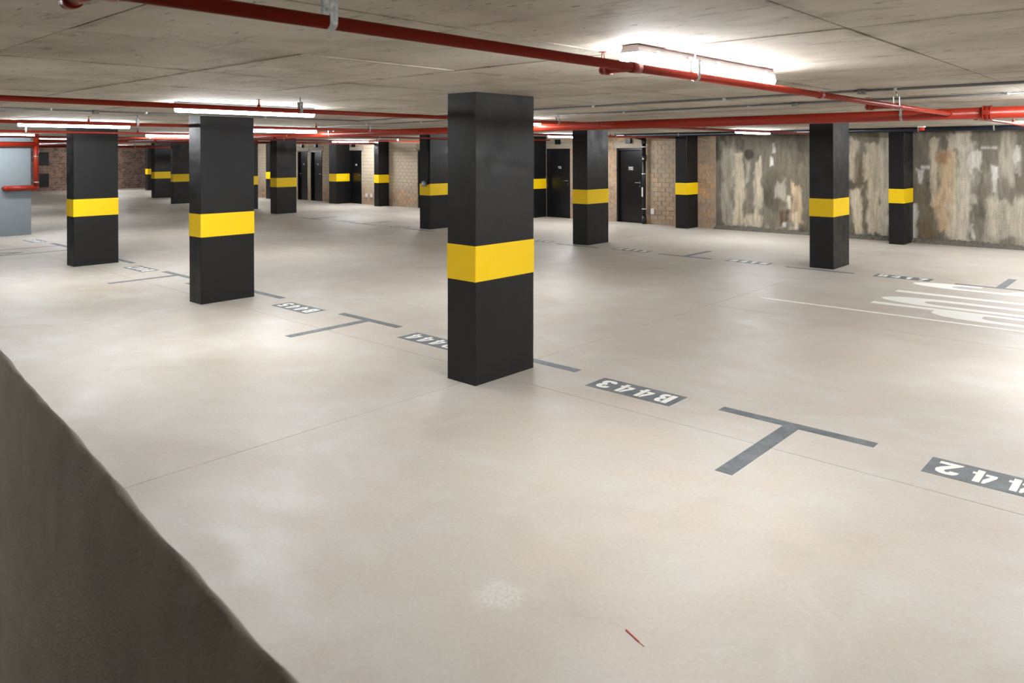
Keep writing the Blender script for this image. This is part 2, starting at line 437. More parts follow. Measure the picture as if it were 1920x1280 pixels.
# doors
for i, (a, b, hs, lab) in enumerate(DOORS):
    d = tag(empty('door_%d' % (i + 1), ((a + b) / 2, YB, 0)), lab, 'door', kind='structure')
    wd = (b - a) / 2
    bm = bmesh.new(); fwid = 0.055
    add_box(bm, -wd, -wd + fwid, -0.012, 0.12, 0, DH); add_box(bm, wd - fwid, wd, -0.012, 0.12, 0, DH)
    add_box(bm, -wd + fwid, wd - fwid, -0.012, 0.12, DH - fwid, DH)
    link('door_frame', mesh_of(bm, 'door_frame'), 'door', d)
    box('door_leaf', -wd + fwid, wd - fwid, 0.075, 0.115, 0.006, DH - fwid, 'door', d, 0.002)
    hx = hs * (wd - fwid - 0.06)
    bm = bmesh.new()
    add_box(bm, hx - 0.02, hx + 0.02, 0.068, 0.076, 1.06, 1.12, 0.002)
    add_tube(bm, (hx, 0.07, 1.09), (hx, 0.02, 1.09), 0.009, 10)
    add_tube(bm, (hx, 0.024, 1.09), (hx - hs * 0.13, 0.024, 1.09), 0.011, 10)
    hd = tag(link('handle', mesh_of(bm, 'handle'), 'steel', d), 'silver lever handle')
    tube('keyhole_plate', (hx, 0.076, 0.99), (hx, 0.066, 0.99), 0.018, 'steel', d, 12)
    sg = tag(box('door_sign', -0.085, 0.085, 0.070, 0.076, 1.42, 1.53, 'conduit' if i == 0 else 'door', d, 0.001), 'small square sign')
    bm = bmesh.new()
    for x0, x1, z0, z1 in ((-0.06, -0.01, 1.485, 1.505), (0.0, 0.05, 1.49, 1.51), (-0.04, 0.02, 1.45, 1.465), (0.03, 0.055, 1.44, 1.47)):
        add_box(bm, x0, x1, 0.068, 0.0705, z0, z1)
    link('sign_print', mesh_of(bm, 'sign_print'), 'plastic', sg)
    box('lintel', -wd - 0.10, wd + 0.10, -0.004, 0.1, DH + 0.004, DH + 0.155, 'lintel', d, 0.003)
# vent boxes over the doors
VL = ['black vent box above the door beside the drain pipe', 'black vent box above the door right of the foreground column', None,
      'black vent box above the door half hidden by a column', 'black vent box over the right one of the paired doors', 'black vent box over the left one of the paired doors']
for i, vx in enumerate((-11.6, -14.08, None, -24.11, -26.66, -27.68)):
    if vx is None: continue
    v = tag(empty('vent_box', (vx, YB, 2.23)), VL[i], 'vent', 'vent boxes over the rear doors')
    box('vent_body', -0.085, 0.085, -0.07, 0.0, -0.07, 0.07, 'vent', v, 0.004)
    for q in range(3): box('vent_slat', -0.075, 0.075, -0.076, -0.07, -0.05 + q * 0.04, -0.03 + q * 0.04, 'blackpipe', v)
# wall sockets
SL = ['white wall socket low on the bricks right of the drain pipe', 'white wall socket left of the column hiding a black door',
      'left one of two white wall sockets on the whitewashed bricks', 'right one of two white wall sockets on the whitewashed bricks']
for lab, sx in zip(SL, (-10.86, -25.13, -23.32, -23.02)):
    s = tag(empty('wall_socket', (sx, YB, 0.34)), lab, 'socket', 'white wall sockets')
    box('socket_box', -0.055, 0.055, -0.035, 0, -0.075, 0.075, 'plastic', s, 0.004)
    box('socket_face', -0.04, 0.04, -0.038, -0.034, -0.055, 0.055, 'plastic', s, 0.002)

# ------------------------------------------------------------------ rear wall, stained bare concrete stretch
STAINS=[(-9.03,-8.80,1.71,2.31,'dk'),(-8.86,-8.55,0.13,2.18,'lg'),(-8.55,-8.27,0.14,1.94,'cr'),(-8.56,-8.31,1.91,2.27,'dk'),(-8.23,-8.12,1.13,1.72,'lg'),(-8.28,-8.04,1.74,1.98,'hole'),(-8.01,-7.85,0.11,1.74,'cr'),(-8.25,-7.88,0.10,0.38,'cr'),(-7.64,-6.72,0.09,1.91,'br'),(-7.56,-7.51,1.90,2.12,'wh'),(-7.61,-7.56,1.57,1.80,'wh'),(-7.46,-7.24,0.77,1.22,'lg'),(-7.11,-6.89,0.23,1.16,'tan'),(-7.19,-7.10,0.62,0.85,'cr'),(-7.06,-6.95,0.13,0.48,'cr'),(-7.38,-7.19,0.24,0.53,'rust'),(-7.32,-7.24,0.14,0.26,'wh'),(-8.99,-6.66,2.03,2.33,'dk2'),(-5.79,-5.61,1.31,2.17,'cr'),(-5.69,-5.42,0.08,1.84,'br2'),(-5.74,-5.53,0.07,1.11,'crb'),(-5.52,-5.38,1.32,1.88,'cr'),(-5.42,-5.11,0.04,2.08,'crb'),(-5.17,-4.97,0.00,2.33,'lg2'),(-4.41,-4.32,1.25,1.56,'wh'),(-4.34,-4.21,1.54,1.62,'wh'),(-4.55,-4.42,0.04,0.81,'wh2'),(-4.41,-4.13,0.06,0.45,'rb'),(-4.25,-4.13,0.17,0.90,'br2'),(-4.19,-4.06,0.79,2.15,'cr'),(-4.06,-3.81,0.28,1.97,'tan'),(-4.05,-3.83,1.64,1.93,'rb2'),(-3.83,-3.69,0.64,1.95,'tanl'),(-3.81,-3.45,1.93,2.32,'lg2'),(-3.71,-3.34,0.85,2.00,'lg2'),(-3.45,-3.28,1.30,1.89,'wh2'),(-3.81,-3.45,0.03,0.91,'crw'),(-3.47,-3.28,1.07,1.54,'dk3'),(-3.07,-3.00,1.10,1.60,'wh'),(-2.81,-2.70,1.16,2.33,'lg'),(-2.70,-2.59,1.53,2.09,'wh2'),(-2.68,-2.53,1.11,1.74,'dk3'),(-3.08,-2.50,0.92,1.30,'dk4'),(-3.26,-2.96,1.96,2.00,'wh2'),(-3.17,-2.42,0.15,0.98,'lgd'),(-3.45,-3.39,0.12,0.44,'wh2')]
SC = dict(dk=((52,49,42),.85), dk2=((66,60,50),.5), dk3=((82,76,66),.85), dk4=((92,87,76),.55), lg=((142,136,122),.8), lg2=((178,171,155),.85), lgd=((158,151,134),.7),
          cr=((168,157,136),.85), crb=((186,174,150),.9), crw=((216,205,184),.95), wh=((224,223,218),.95), wh2=((208,203,193),.85), tan=((160,138,106),.9), tanl=((174,156,124),.8),
          br=((92,84,69),.6), br2=((90,79,60),.85), rb=((98,78,46),.85), rb2=((120,86,50),.75), rust=((74,46,32),.85), hole=((58,56,48),.95))
rng = np.random.default_rng(5)
def vnoise(xx, zz, sx, sz, seed):
    r = np.random.default_rng(seed); g = r.random((256, 256))
    u, v = xx * sx + 100, zz * sz + 100
    i, j = np.floor(u).astype(int), np.floor(v).astype(int); fu, fv = u - i, v - j
    fu = fu * fu * (3 - 2 * fu); fv = fv * fv * (3 - 2 * fv)
    G = lambda a, b: g[a % 256, b % 256]
    return (G(i, j) * (1 - fu) + G(i + 1, j) * fu) * (1 - fv) + (G(i, j + 1) * (1 - fu) + G(i + 1, j + 1) * fu) * fv
def fbm(xx, zz, sx, sz, seed, n=4):
    t = 0; a = 1; s = 0
    for k in range(n):
        t = t + a * vnoise(xx, zz, sx * 2 ** k, sz * 2 ** k, seed + k); s += a; a *= 0.55
    return t / s
STEP = 0.025
nx = int((XR - XJ) / STEP); nz = int(H / STEP)
gx = np.linspace(XJ, XR, nx + 1); gz = np.linspace(0, H, nz + 1)
X, Z = np.meshgrid(gx, gz, indexing='ij')
linv = np.vectorize(lin)
K = 1.75
def L3(c):
    v = np.array([lin(q) for q in c]); g = v.mean(); v = (v * 0.82 + g * 0.18) * K
    return v * min(1.0, 0.66 / v.max())
def sstep(a): a = np.clip(a, 0, 1); return a * a * (3 - 2 * a)
n1 = fbm(X, Z, 0.9, 0.7, 11); n2 = fbm(X, Z, 5, 0.8, 31); nf = fbm(X, Z, 14, 5, 41, 5)
col = L3((100, 95, 82))[None, None] * (0.55 + 0.85 * n1)[..., None] * (0.8 + 0.4 * nf)[..., None]
m = sstep((n2 - 0.50) * 5) * sstep((fbm(X, Z, 0.6, 0.5, 51) - 0.40) * 5)
col = col * (1 - 0.5 * m[..., None]) + L3((158, 150, 134))[None, None] * (0.5 * m[..., None])
dg = sstep((fbm(X, Z, 1.6, 1.0, 71) - 0.55) * 6)
col = col * (1 - 0.45 * dg[..., None])
for k, (x0, x1, z0, z1, c) in enumerate(STAINS):
    cc, al = SC[c]
    wdt, hgt = x1 - x0, z1 - z0; xc, zc = (x0 + x1) / 2, (z0 + z1) / 2
    # drifting centre line, wavering width, ragged fine edge
    drift = (fbm(X * 0 + k, Z, 1, 1.1, 300 + k) - 0.5) * min(0.16, wdt * 0.5)
    width = wdt / 2 * (0.75 + 0.6 * vnoise(X * 0 + k * 3.1, Z, 1, 2.3, 400 + k))
    rag = (fbm(X, Z, 11, 5, 500 + k, 5) - 0.5) * (0.10 + wdt * 0.25)
    if c == 'hole':
        d = np.hypot((X - xc) / (wdt / 2), (Z - zc) / (hgt / 2)) + rag * 1.5
        a = sstep((1.2 - d) / 0.35)
    else:
        dx = np.abs(X - xc - drift) - width + rag
        endw = (fbm(X, Z, 8, 1.5, 900 + k) - 0.5) * min(0.45, hgt * 0.7)
        dz = np.maximum(z0 - Z, Z - z1) + endw
        d = np.where((dx > 0) & (dz > 0), np.hypot(dx, dz), np.maximum(dx, dz))
        soft = 0.05 if c.startswith('wh') else min(0.12, 0.04 + wdt * 0.2)
        a = sstep(0.5 - d / soft)
        if not c.startswith('wh'):
            a = a * np.clip(0.35 + 1.0 * fbm(X, Z, 15, 1.6, 1300 + k, 4), 0, 1)
    a = (a * al)[..., None]
    col = col * (1 - a) + L3(cc)[None, None] * (0.85 + 0.3 * nf)[..., None] * a
dy = (fbm(X, Z, 3, 3, 7) - 0.5) * 0.03
verts = np.stack([X, YB + dy, Z], -1).reshape(-1, 3)
idx = np.arange((nx + 1) * (nz + 1)).reshape(nx + 1, nz + 1)
quads = np.stack([idx[:-1, :-1], idx[1:, :-1], idx[1:, 1:], idx[:-1, 1:]], -1).reshape(-1, 4)
nv = len(verts)
back = np.array([(XJ, YB + .25, 0), (XR, YB + .25, 0), (XR, YB + .25, H), (XJ, YB + .25, H)])
me = bpy.data.meshes.new('wall_right')
me.from_pydata(np.vstack([verts, back]).tolist(), [], quads.tolist() + [[nv + 1, nv, nv + 3, nv + 2]])
at = me.color_attributes.new('stain', 'FLOAT_COLOR', 'POINT')
cols = np.ones((nv + 4, 4), np.float32); cols[:nv, :3] = np.clip(col, 0.004, 0.8).reshape(-1, 3); cols[nv:, :3] = 0.2
at.data.foreach_set('color', cols.ravel())
for p in me.polygons: p.use_smooth = True
tag(link('wall_right', me, 'stained'), 'bare concrete wall streaked with white, brown and black water stains', 'wall', kind='structure')

# gravel ridge at its foot
bm = bmesh.new()
xs = np.arange(XJ, 0.6, 0.03)
prof = [(-0.17, 0.0), (-0.13, 0.03), (-0.08, 0.055), (-0.04, 0.075), (-0.018, 0.085)]
rows = []
for x in xs:
    e = 0.6 + 0.4 * math.sin(x * 2.1) * math.sin(x * 0.7)
    rows.append([bm.verts.new((x + random.uniform(-.008, .008), YB + yy * (0.75 + 0.35 * e) + random.uniform(-.012, .012), max(0.001, zz * (0.7 + 0.5 * e) + (random.uniform(-.018, .018) if zz else 0)))) for yy, zz in prof])
for a, b in zip(rows[:-1], rows[1:]):
    for k in range(len(prof) - 1): bm.faces.new((a[k], b[k], b[k + 1], a[k + 1]))
tag(link('gravel_strip', mesh_of(bm, 'gravel_strip'), 'gravel'), 'rough dark gravel strip along the foot of the stained concrete wall', 'gravel', kind='stuff')

# ------------------------------------------------------------------ other walls
tag(box('wall_left', XL - 0.2, XL, YF, 20.8, -0.01, H + 0.02, 'farbrick'), 'far brown brick end wall at the deep end of the garage', 'wall', kind='structure')
tag(box('wall_alcove', XL, -40.8, 20.6, 20.8, -0.01, H + 0.02, 'farbrick'), 'brick wall closing the hidden far corner', 'wall', kind='structure')
tag(box('wall_end', XR, XR + 0.2, YF, YB + 0.25, -0.01, H + 0.02, 'plainconc'), 'plain concrete side wall out of view on the right', 'wall', kind='structure')
tag(box('wall_behind', XL, XR, YF - 0.2, YF, -0.01, H + 0.02, 'dim'), 'rough concrete wall behind the viewpoint', 'wall', kind='structure')
gw = tag(box('wall_grey', -20.95, -20.70, YF, 5.76, 0, H, 'greywall', None, 0.006), 'blue-grey painted wall stub at the left edge with a red pipe on it', 'wall', kind='structure')
# dark openings in the far brick wall
for z0, lab in ((1.69, 'upper one of two black square openings in the far brick wall'), (0.56, 'lower one of two black square openings in the far brick wall')):
    v = tag(empty('wall_opening', (XL, 13.02, z0)), lab, 'vent', 'black square openings')
    bm = bmesh.new()
    add_box(bm, 0, 0.03, -0.32, 0.32, -0.35, -0.32); add_box(bm, 0, 0.03, -0.32, 0.32, 0.32, 0.35)
    add_box(bm, 0, 0.03, -0.32, -0.29, -0.32, 0.32); add_box(bm, 0, 0.03, 0.29, 0.32, -0.32, 0.32)
    link('opening_frame', mesh_of(bm, 'opening_frame'), 'vent', v)
    box('opening_panel', 0.002, 0.012, -0.29, 0.29, -0.32, 0.32, 'vent', v)
# low parapet close to the camera: rough camera-side face in its own shade
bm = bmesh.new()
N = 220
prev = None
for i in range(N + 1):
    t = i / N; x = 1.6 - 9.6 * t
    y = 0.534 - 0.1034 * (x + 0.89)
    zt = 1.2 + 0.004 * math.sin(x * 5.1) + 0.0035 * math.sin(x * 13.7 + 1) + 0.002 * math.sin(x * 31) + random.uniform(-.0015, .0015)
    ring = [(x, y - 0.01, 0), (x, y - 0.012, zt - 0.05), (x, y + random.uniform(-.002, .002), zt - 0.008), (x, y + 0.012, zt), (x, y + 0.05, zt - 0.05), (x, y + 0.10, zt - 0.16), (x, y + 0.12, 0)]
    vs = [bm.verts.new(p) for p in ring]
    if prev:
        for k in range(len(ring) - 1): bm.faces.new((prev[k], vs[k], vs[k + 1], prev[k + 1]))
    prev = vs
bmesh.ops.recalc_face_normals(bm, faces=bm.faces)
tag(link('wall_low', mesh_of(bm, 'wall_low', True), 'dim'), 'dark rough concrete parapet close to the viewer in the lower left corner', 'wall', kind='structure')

# ------------------------------------------------------------------ columns
COLS = [ # x of right face, y of front face, width x, depth y, label
    (-4.394, 4.398, .334, .732, 'largest black column with a yellow band, in the centre foreground'),
    (-9.373, 4.489, .321, .730, 'second nearest black and yellow column, left of centre, its narrow side shining grey'),
    (-14.156, 4.569, .333, .719, 'leftmost black and yellow column, standing right of the grey painted wall stub'),
    (-4.418, 12.630, .385, .743, 'wide black and yellow column in front of the stained concrete wall'),
    (-4.507, 16.920, .291, .660, 'rightmost black and yellow column, standing against the stained concrete wall'),
    (-9.372, 12.661, .382, .749, 'black and yellow column standing between the two nearest black doors'),
    (-9.534, 17.035, .317, .560, 'slim black and yellow column against the brick wall, right of the drain pipe'),
    (-14.333, 12.768, .394, .760, 'black and yellow column carrying a switch box, just left of the foreground column'),
    (-14.550, 17.045, .320, .550, 'black and yellow column seen just past the right edge of the foreground column, beside a door'),
    (-24.384, 16.983, .488, .600, 'black and yellow column right of the paired doors, hiding half a door'),
    (-21.988, 17.118, .267, .470, 'slim black and yellow column against the whitewashed bricks'),
    (-21.741, 12.890, .382, .712, 'black and yellow column standing left of the paired narrow doors'),
    (-24.270, 12.950, .382, .720, 'distant black and yellow column, its right part showing past the second nearest column'),
    (-29.290, 17.050, .330, .540, 'distant black and yellow column in the narrow gap left of the one by the paired doors'),
    (-29.242, 12.919, .209, .800, 'distant column partly behind the second nearest column, its yellow band meeting a neighbour on the left'),
    (-33.870, 14.161, .346, .800, 'left one of the two distant overlapping columns before the far brick wall'),
    (-41.380, 16.950, .330, .600, 'farthest column, only a sliver with a bit of yellow before the far brick wall'),
]
B0, B1 = 0.847, 1.142
def column_mesh(a, b):
    bm = bmesh.new(); add_box(bm, -a, 0, 0, b, 0, H + 0.004)
    bmesh.ops.subdivide_edges(bm, edges=[e for e in bm.edges if abs(e.verts[0].co.z - e.verts[1].co.z) > 1], cuts=40)
    for v in bm.verts:
        v.co.x += random.uniform(-.0006, .0006); v.co.y += random.uniform(-.0006, .0006)
    bmesh.ops.bevel(bm, geom=[e for e in bm.edges if abs(e.verts[0].co.z - e.verts[1].co.z) > 0.02 and len(e.link_faces) == 2 and e.calc_face_angle(0) > 0.8], offset=0.004, segments=1, affect='EDGES')
    return mesh_of(bm, 'column_shaft')
for x, y, a, b, lab in COLS:
    c = tag(empty('concrete_column', (x, y, 0)), lab, 'column', 'black columns with yellow bands')
    link('column_shaft', column_mesh(a, b), 'black', c)
    g = 0.0035
    bm = bmesh.new(); add_box(bm, -a - g, g, -g, b + g, B0, B1, 0.003)
    tag(link('yellow_band', mesh_of(bm, 'yellow_band'), 'yellow', c), 'yellow painted band')
    if lab.startswith('largest'): c.rotation_euler = (0, math.radians(0.35), 0)
# switch box with its cable on the column
x, y = -14.333, 12.768
s = tag(empty('switch_box', (x - 0.15, y, 1.14)), 'round grey switch box with black cable on the column left of the foreground one', 'switch')
tube('switch_body', (-0.03, 0, 0), (-0.03, -0.075, 0), 0.075, 'housing', s, 20)
tube('switch_knob', (-0.03, -0.07, 0), (-0.03, -0.10, 0), 0.035, 'plastic', s, 14)
bm = bmesh.new(); add_tube(bm, (0.02, -0.03, 0), (0.10, -0.03, 0), 0.02, 10); add_ball(bm, (0.10, -0.03, 0), 0.022); add_tube(bm, (0.10, -0.03, 0), (0.10, -0.03, H - 1.14), 0.016, 10)
link('cable_conduit', mesh_of(bm, 'cable_conduit'), 'blackpipe', s)

# ------------------------------------------------------------------ floor paint
ZP, ZD = 0.0015, 0.0030
GL = {
 '4': [[(.55,0),(.85,0),(.85,.35),(1,.35),(1,.6),(.85,.6),(.85,1.6),(.55,1.6)], [(0,.35),(.47,.35),(.47,.6),(.25,.6),(.47,1.12),(.47,1.6),(.36,1.6),(0,.65)]],
 'B': [[(0,0),(.38,0),(.38,1.6),(0,1.6)], [(.46,0),(.8,.02),(.97,.18),(1,.45),(.93,.7),(.82,.8),(.9,.92),(.95,1.2),(.88,1.45),(.75,1.58),(.46,1.6),(.46,1.3),(.6,1.28),(.64,1.15),(.6,.98),(.46,.95),(.46,.65),(.62,.62),(.66,.48),(.62,.33),(.46,.3)]],
 '3': [[(0,.45),(.02,.2),(.2,.02),(.5,0),(.8,.04),(.98,.22),(1,.5),(.93,.72),(.75,.82),(.92,.92),(.97,1.2),(.9,1.45),(.7,1.58),(.5,1.6),(.2,1.56),(.05,1.4),(.02,1.15),(.38,1.15),(.42,1.28),(.52,1.3),(.6,1.2),(.58,1.02),(.42,.95),(.42,.7),(.58,.65),(.62,.45),(.55,.3),(.45,.3),(.38,.45)]],
 '2': [[(0,0),(1,0),(1,.3),(.45,.3),(.85,.75),(1,1.05),(.95,1.4),(.75,1.56),(.5,1.6),(.2,1.55),(.03,1.35),(0,1.1),(.37,1.1),(.42,1.27),(.52,1.3),(.62,1.2),(.6,1.02),(.45,.8),(0,.12)]],
 '5': [[(0,.45),(.03,.18),(.2,.03),(.5,0),(.8,.05),(.97,.25),(1,.6),(.93,.9),(.75,1.05),(.45,1.05),(.42,1.28),(.93,1.28),(.93,1.6),(.12,1.6),(.05,.78),(.4,.78),(.5,.82),(.6,.75),(.62,.5),(.55,.3),(.45,.3),(.38,.45)]],
 '1': [[(.3,0),(.7,0),(.7,1.6),(.45,1.6),(.1,1.35),(.1,1.1),(.3,1.15)]],
 '7': [[(.2,0),(.6,0),(1,1.3),(1,1.6),(0,1.6),(0,1.25),(.6,1.25)]],
 '6': [[(.46,0),(.2,.04),(.03,.25),(0,.6),(0,1.1),(.06,1.4),(.25,1.57),(.46,1.6),(.46,1.3),(.38,1.2),(.38,.35),(.46,.3)], [(.54,0),(.8,.04),(.97,.22),(1,.5),(.95,.8),(.8,.95),(.54,.97),(.54,.7),(.62,.6),(.62,.38),(.54,.3)], [(.54,1.6),(.78,1.55),(.95,1.35),(.97,1.15),(.6,1.15),(.54,1.3)]],
}
GL['9'] = [[(1 - x, 1.6 - y) for x, y in p] for p in GL['6']]
def plate(text, cx, cy, flip, lab):
    bm = bmesh.new(); add_box(bm, -0.39, 0.39, -0.14, 0.14, 0, ZP)
    p = tag(link('bay_number_plate', mesh_of(bm, 'bay_number_plate'), 'slate', fl, (cx, cy, 0), (0, 0, math.pi if flip else 0)), lab)
    gw_, gh = 0.125, 0.20
    for k, ch in enumerate(text):
        bm = bmesh.new(); ox = -0.335 + k * 0.182
        for poly in GL[ch]: add_poly(bm, [(ox + x * gw_, -gh / 2 + y * gh / 1.6) for x, y in poly], 0.0004, ZD)
        link('stencil_character', mesh_of(bm, 'stencil_character'), 'white', p)
def bar(x0, x1, y0, y1, name='bay_line'):
    return box(name, x0, x1, y0, y1, 0.0, ZP, 'slate', fl)
for t, cx in (('B442', -0.85), ('B443', -3.35), ('B444', -5.78), ('B445', -8.28), ('B446', -10.72), ('B447', -13.08)):
    plate(t, cx, 5.13 + (-0.85 - cx) * 0.0085, True, 'grey stencilled plate reading %s upside down' % t)
plate('B449', -19.1, 5.38, True, 'small grey stencilled plate near the grey wall stub')
def tee(cx, y, d, w=1.08, stem=1.0, bw=0.095):
    bm = bmesh.new()
    if d < 0:
        add_poly(bm, [(cx - w / 2, y), (cx + w / 2, y), (cx + w / 2, y + bw), (cx - w / 2, y + bw)], 0, ZP)
        if stem: add_poly(bm, [(cx - .055, y - stem), (cx + .055, y - stem), (cx + .055, y), (cx - .055, y)], 0, ZP)
    else:
        add_poly(bm, [(cx - w / 2, y), (cx + w / 2, y), (cx + w / 2, y + bw), (cx - w / 2, y + bw)], 0, ZP)
        if stem: add_poly(bm, [(cx - .055, y + bw), (cx + .055, y + bw), (cx + .055, y + bw + stem), (cx - .055, y + bw + stem)], 0, ZP)
    return tag(link('bay_line', mesh_of(bm, 'bay_line'), 'slate', fl), 'grey painted T-shaped bay mark' if stem else 'grey painted bay line at a column')
for cx, y in ((-2.105, 5.185), (-7.05, 5.30), (-11.95, 5.32)): tee(cx, y, -1)
for cx, y in ((-4.57, 5.255), (-9.52, 5.36), (-14.4, 5.38)): tee(cx, y, -1, stem=0)
bar(-18.3, -17.2, 5.44, 5.54); bar(-17.79, -17.72, 3.2, 5.44); bar(-16.80, -16.73, 3.2, 5.35)
bm = bmesh.new(); add_poly(bm, [(-17.6, 3.9), (-17.5, 3.9), (-17.0, 4.55), (-17.1, 4.55)], 0, ZP); add_poly(bm, [(-16.92, 4.0), (-16.84, 4.0), (-17.02, 4.6), (-17.1, 4.6)], 0, ZP)
link('bay_line', mesh_of(bm, 'bay_line'), 'slate', fl)
for t, cx in (('B417', -3.35), ('B416', -5.82), ('B415', -8.25), ('B414', -10.7), ('B412', -15.6), ('B411', -18.0)):
    plate(t, cx, 12.50 + (-3.35 - cx) * 0.02, False, 'grey stencilled plate reading %s on the far row' % t)
for cx in (-2.08, -7.03, -11.95, -16.9, -19.4): tee(cx, 12.36 + (-2 - cx) * 0.012, 1, w=1.1, stem=0.95, bw=0.09)
for cx in (-4.58, -9.5, -14.4): tee(cx, 12.38 + (-2 - cx) * 0.006, 1, stem=0, w=1.1, bw=0.08)
# lane line and large elongated STOP lettering (read from the lane, cut by the right frame edge)
tag(box('lane_line', -4.28, XR - 0.3, 9.545, 9.60, 0, ZP, 'white', fl), 'thin white lane line on the floor')
def arc(cx, cy, rx, ry, a0, a1, n=12): return [(cx + rx * math.cos(math.radians(a0 + (a1 - a0) * i / n)), cy + ry * math.sin(math.radians(a0 + (a1 - a0) * i / n))) for i in range(n + 1)]
V = 2.9 / 1.6
SW = 0.27
letters = {
 'S': (12.33, .47, [arc(.5, .36, .5, .36, 180, 360) + arc(.55, .62, .45, .28, 0, 90) + arc(.45, 1.03, .18, .14, 270, 180) + arc(.5, 1.2, .5 - SW, .125, 180, 0) + [(1 - SW, 1.1), (1, 1.1)] + arc(.5, 1.24, .5, .36, 0, 180) + arc(.45, .95, .45, .28, 180, 270) + arc(.55, .55, .18, .12, 90, 0) + arc(.5, .36, .5 - SW, .084, 360, 180) + [(SW, .46), (0, .46)]]),
 'T': (11.54, .50, [[(.40, 0), (.68, 0), (.68, 1.32), (1, 1.32), (1, 1.6), (0, 1.6), (0, 1.32), (.40, 1.32)]]),
 'O': (10.91, .54, [arc(.5, .4, .5, .4, 180, 270) + arc(.5, .4, .5 - SW, .124, 270, 180) + arc(.5, 1.2, .5 - SW, .124, 180, 90) + arc(.5, 1.2, .5, .4, 90, 180), arc(.5, .4, .5, .4, 270, 360) + arc(.5, 1.2, .5, .4, 0, 90) + arc(.5, 1.2, .5 - SW, .124, 90, 0) + arc(.5, .4, .5 - SW, .124, 360, 270)]),
 'P': (10.29, .50, []),
}
stop = tag(empty('lane_word'), 'large white elongated STOP lettering'); stop.parent = fl
for ch, (y0, wd, polys) in letters.items():
    bm = bmesh.new()
    if ch == 'P':
        stem = [(0, 0), (SW, 0), (SW, 1.6), (0, 1.6)]
        bowl = [(SW, .40)] + arc(.5, .72, .5, .32, 270, 360) + arc(.5, 1.28, .5, .32, 0, 90) + [(SW, 1.6), (SW, 1.32)] + arc(.5, 1.2, .5 - SW, .12, 90, 0) + arc(.5, .80, .5 - SW, .115, 360, 270) + [(SW, .685)]
        polys = [stem, bowl]
    for poly in polys:
        pts = []
        for u, v in poly:
            p = (-3.10 + v * V, y0 - u * wd)
            if not pts or math.hypot(p[0] - pts[-1][0], p[1] - pts[-1][1]) > 1e-4: pts.append(p)
        add_poly(bm, pts, 0.0, ZP + 0.0004)
    link('stencil_letter', mesh_of(bm, 'stencil_letter'), 'white', stop)
# sliver on the floor
bm = bmesh.new(); add_tube(bm, (-1.70, 2.545, 0.003), (-1.62, 2.515, 0.003), 0.0028, 6); add_tube(bm, (-1.62, 2.515, 0.003), (-1.59, 2.505, 0.002), 0.0012, 6)
tag(link('plastic_sliver', mesh_of(bm, 'plastic_sliver'), 'stripred'), 'thin faded red sliver lying on the floor in the foreground', 'litter')

# ------------------------------------------------------------------ red sprinkler pipes
ZB = 2.28
def hanger(parent, p, axis, r, top=H):
    """strap clamp round the pipe with a rod to the ceiling"""
    ax = Vector((1, 0, 0)) if axis == 'X' else Vector((0, 1, 0)); sd = Vector((0, 1, 0)) if axis == 'X' else Vector((1, 0, 0))
    bm = bmesh.new(); w_ = 0.013; t_ = 0.0025; ri = r + 0.001; ro = ri + t_
    pts = []
    up = min(0.06, (top - p[2] - r) * 0.75) + r
    prof = [(ro, up)] + [(ro * math.cos(math.radians(a)), ro * math.sin(math.radians(a))) for a in range(0, -181, -20)] + [(-ro, up)]
    profi = [(ri, up)] + [(ri * math.cos(math.radians(a)), ri * math.sin(math.radians(a))) for a in range(0, -181, -20)] + [(-ri, up)]
    rows = []
    for (a, b), (c, d) in zip(prof, profi):
        rows.append([bm.verts.new(Vector(p) + sd * u + Vector((0, 0, v)) + ax * e) for u, v, e in ((a, b, -w_), (a, b, w_), (c, d, w_), (c, d, -w_))])
    for A, B in zip(rows[:-1], rows[1:]):
        for k in range(4): bm.faces.new((A[k], A[(k + 1) % 4], B[(k + 1) % 4], B[k]))
    bm.faces.new(rows[0]); bm.faces.new(rows[-1][::-1])
    bmesh.ops.recalc_face_normals(bm, faces=bm.faces)
    c = Vector(p) + Vector((0, 0, up))
    add_box(bm, c.x - (ro if axis == 'Y' else w_), c.x + (ro if axis == 'Y' else w_), c.y - (ro if axis == 'X' else w_), c.y + (ro if axis == 'X' else w_), c.z - t_, c.z)
    hg = tag(link('pipe_hanger', mesh_of(bm, 'pipe_hanger'), 'galv', parent), 'galvanised strap hanger')
    tube('hanger_rod', (p[0], p[1], c.z - 0.01), (p[0], p[1], top), 0.005, 'galv', hg, 8)
def sprinkler(parent, p, r, arm=0.0):
    bm = bmesh.new()
    x, y, z = p
    if arm:
        add_tube(bm, (x, y, z), (x - arm, y, z), r * 0.85, 14); add_ball(bm, (x - arm, y, z), r * 1.02)
        add_tube(bm, (x - arm + 0.015, y, z), (x - arm + 0.045, y, z), r * 1.15, 14)
        x -= arm
    add_tube(bm, (x, y, z), (x, y, z + r + 0.02), r * 0.7, 12)
    ar = link('sprinkler_arm', mesh_of(bm, 'sprinkler_arm'), 'red', parent)
    bm = bmesh.new(); z0 = z + r + 0.02
    add_tube(bm, (x, y, z0), (x, y, z0 + 0.015), 0.009, 10)
    add_tube(bm, (x - 0.008, y, z0 + 0.012), (x - 0.004, y, z0 + 0.042), 0.0025, 6); add_tube(bm, (x + 0.008, y, z0 + 0.012), (x + 0.004, y, z0 + 0.042), 0.0025, 6)
    add_tube(bm, (x, y, z0 + 0.042), (x, y, z0 + 0.045), 0.02, 14)
    link('sprinkler_head', mesh_of(bm, 'sprinkler_head'), 'red', ar)
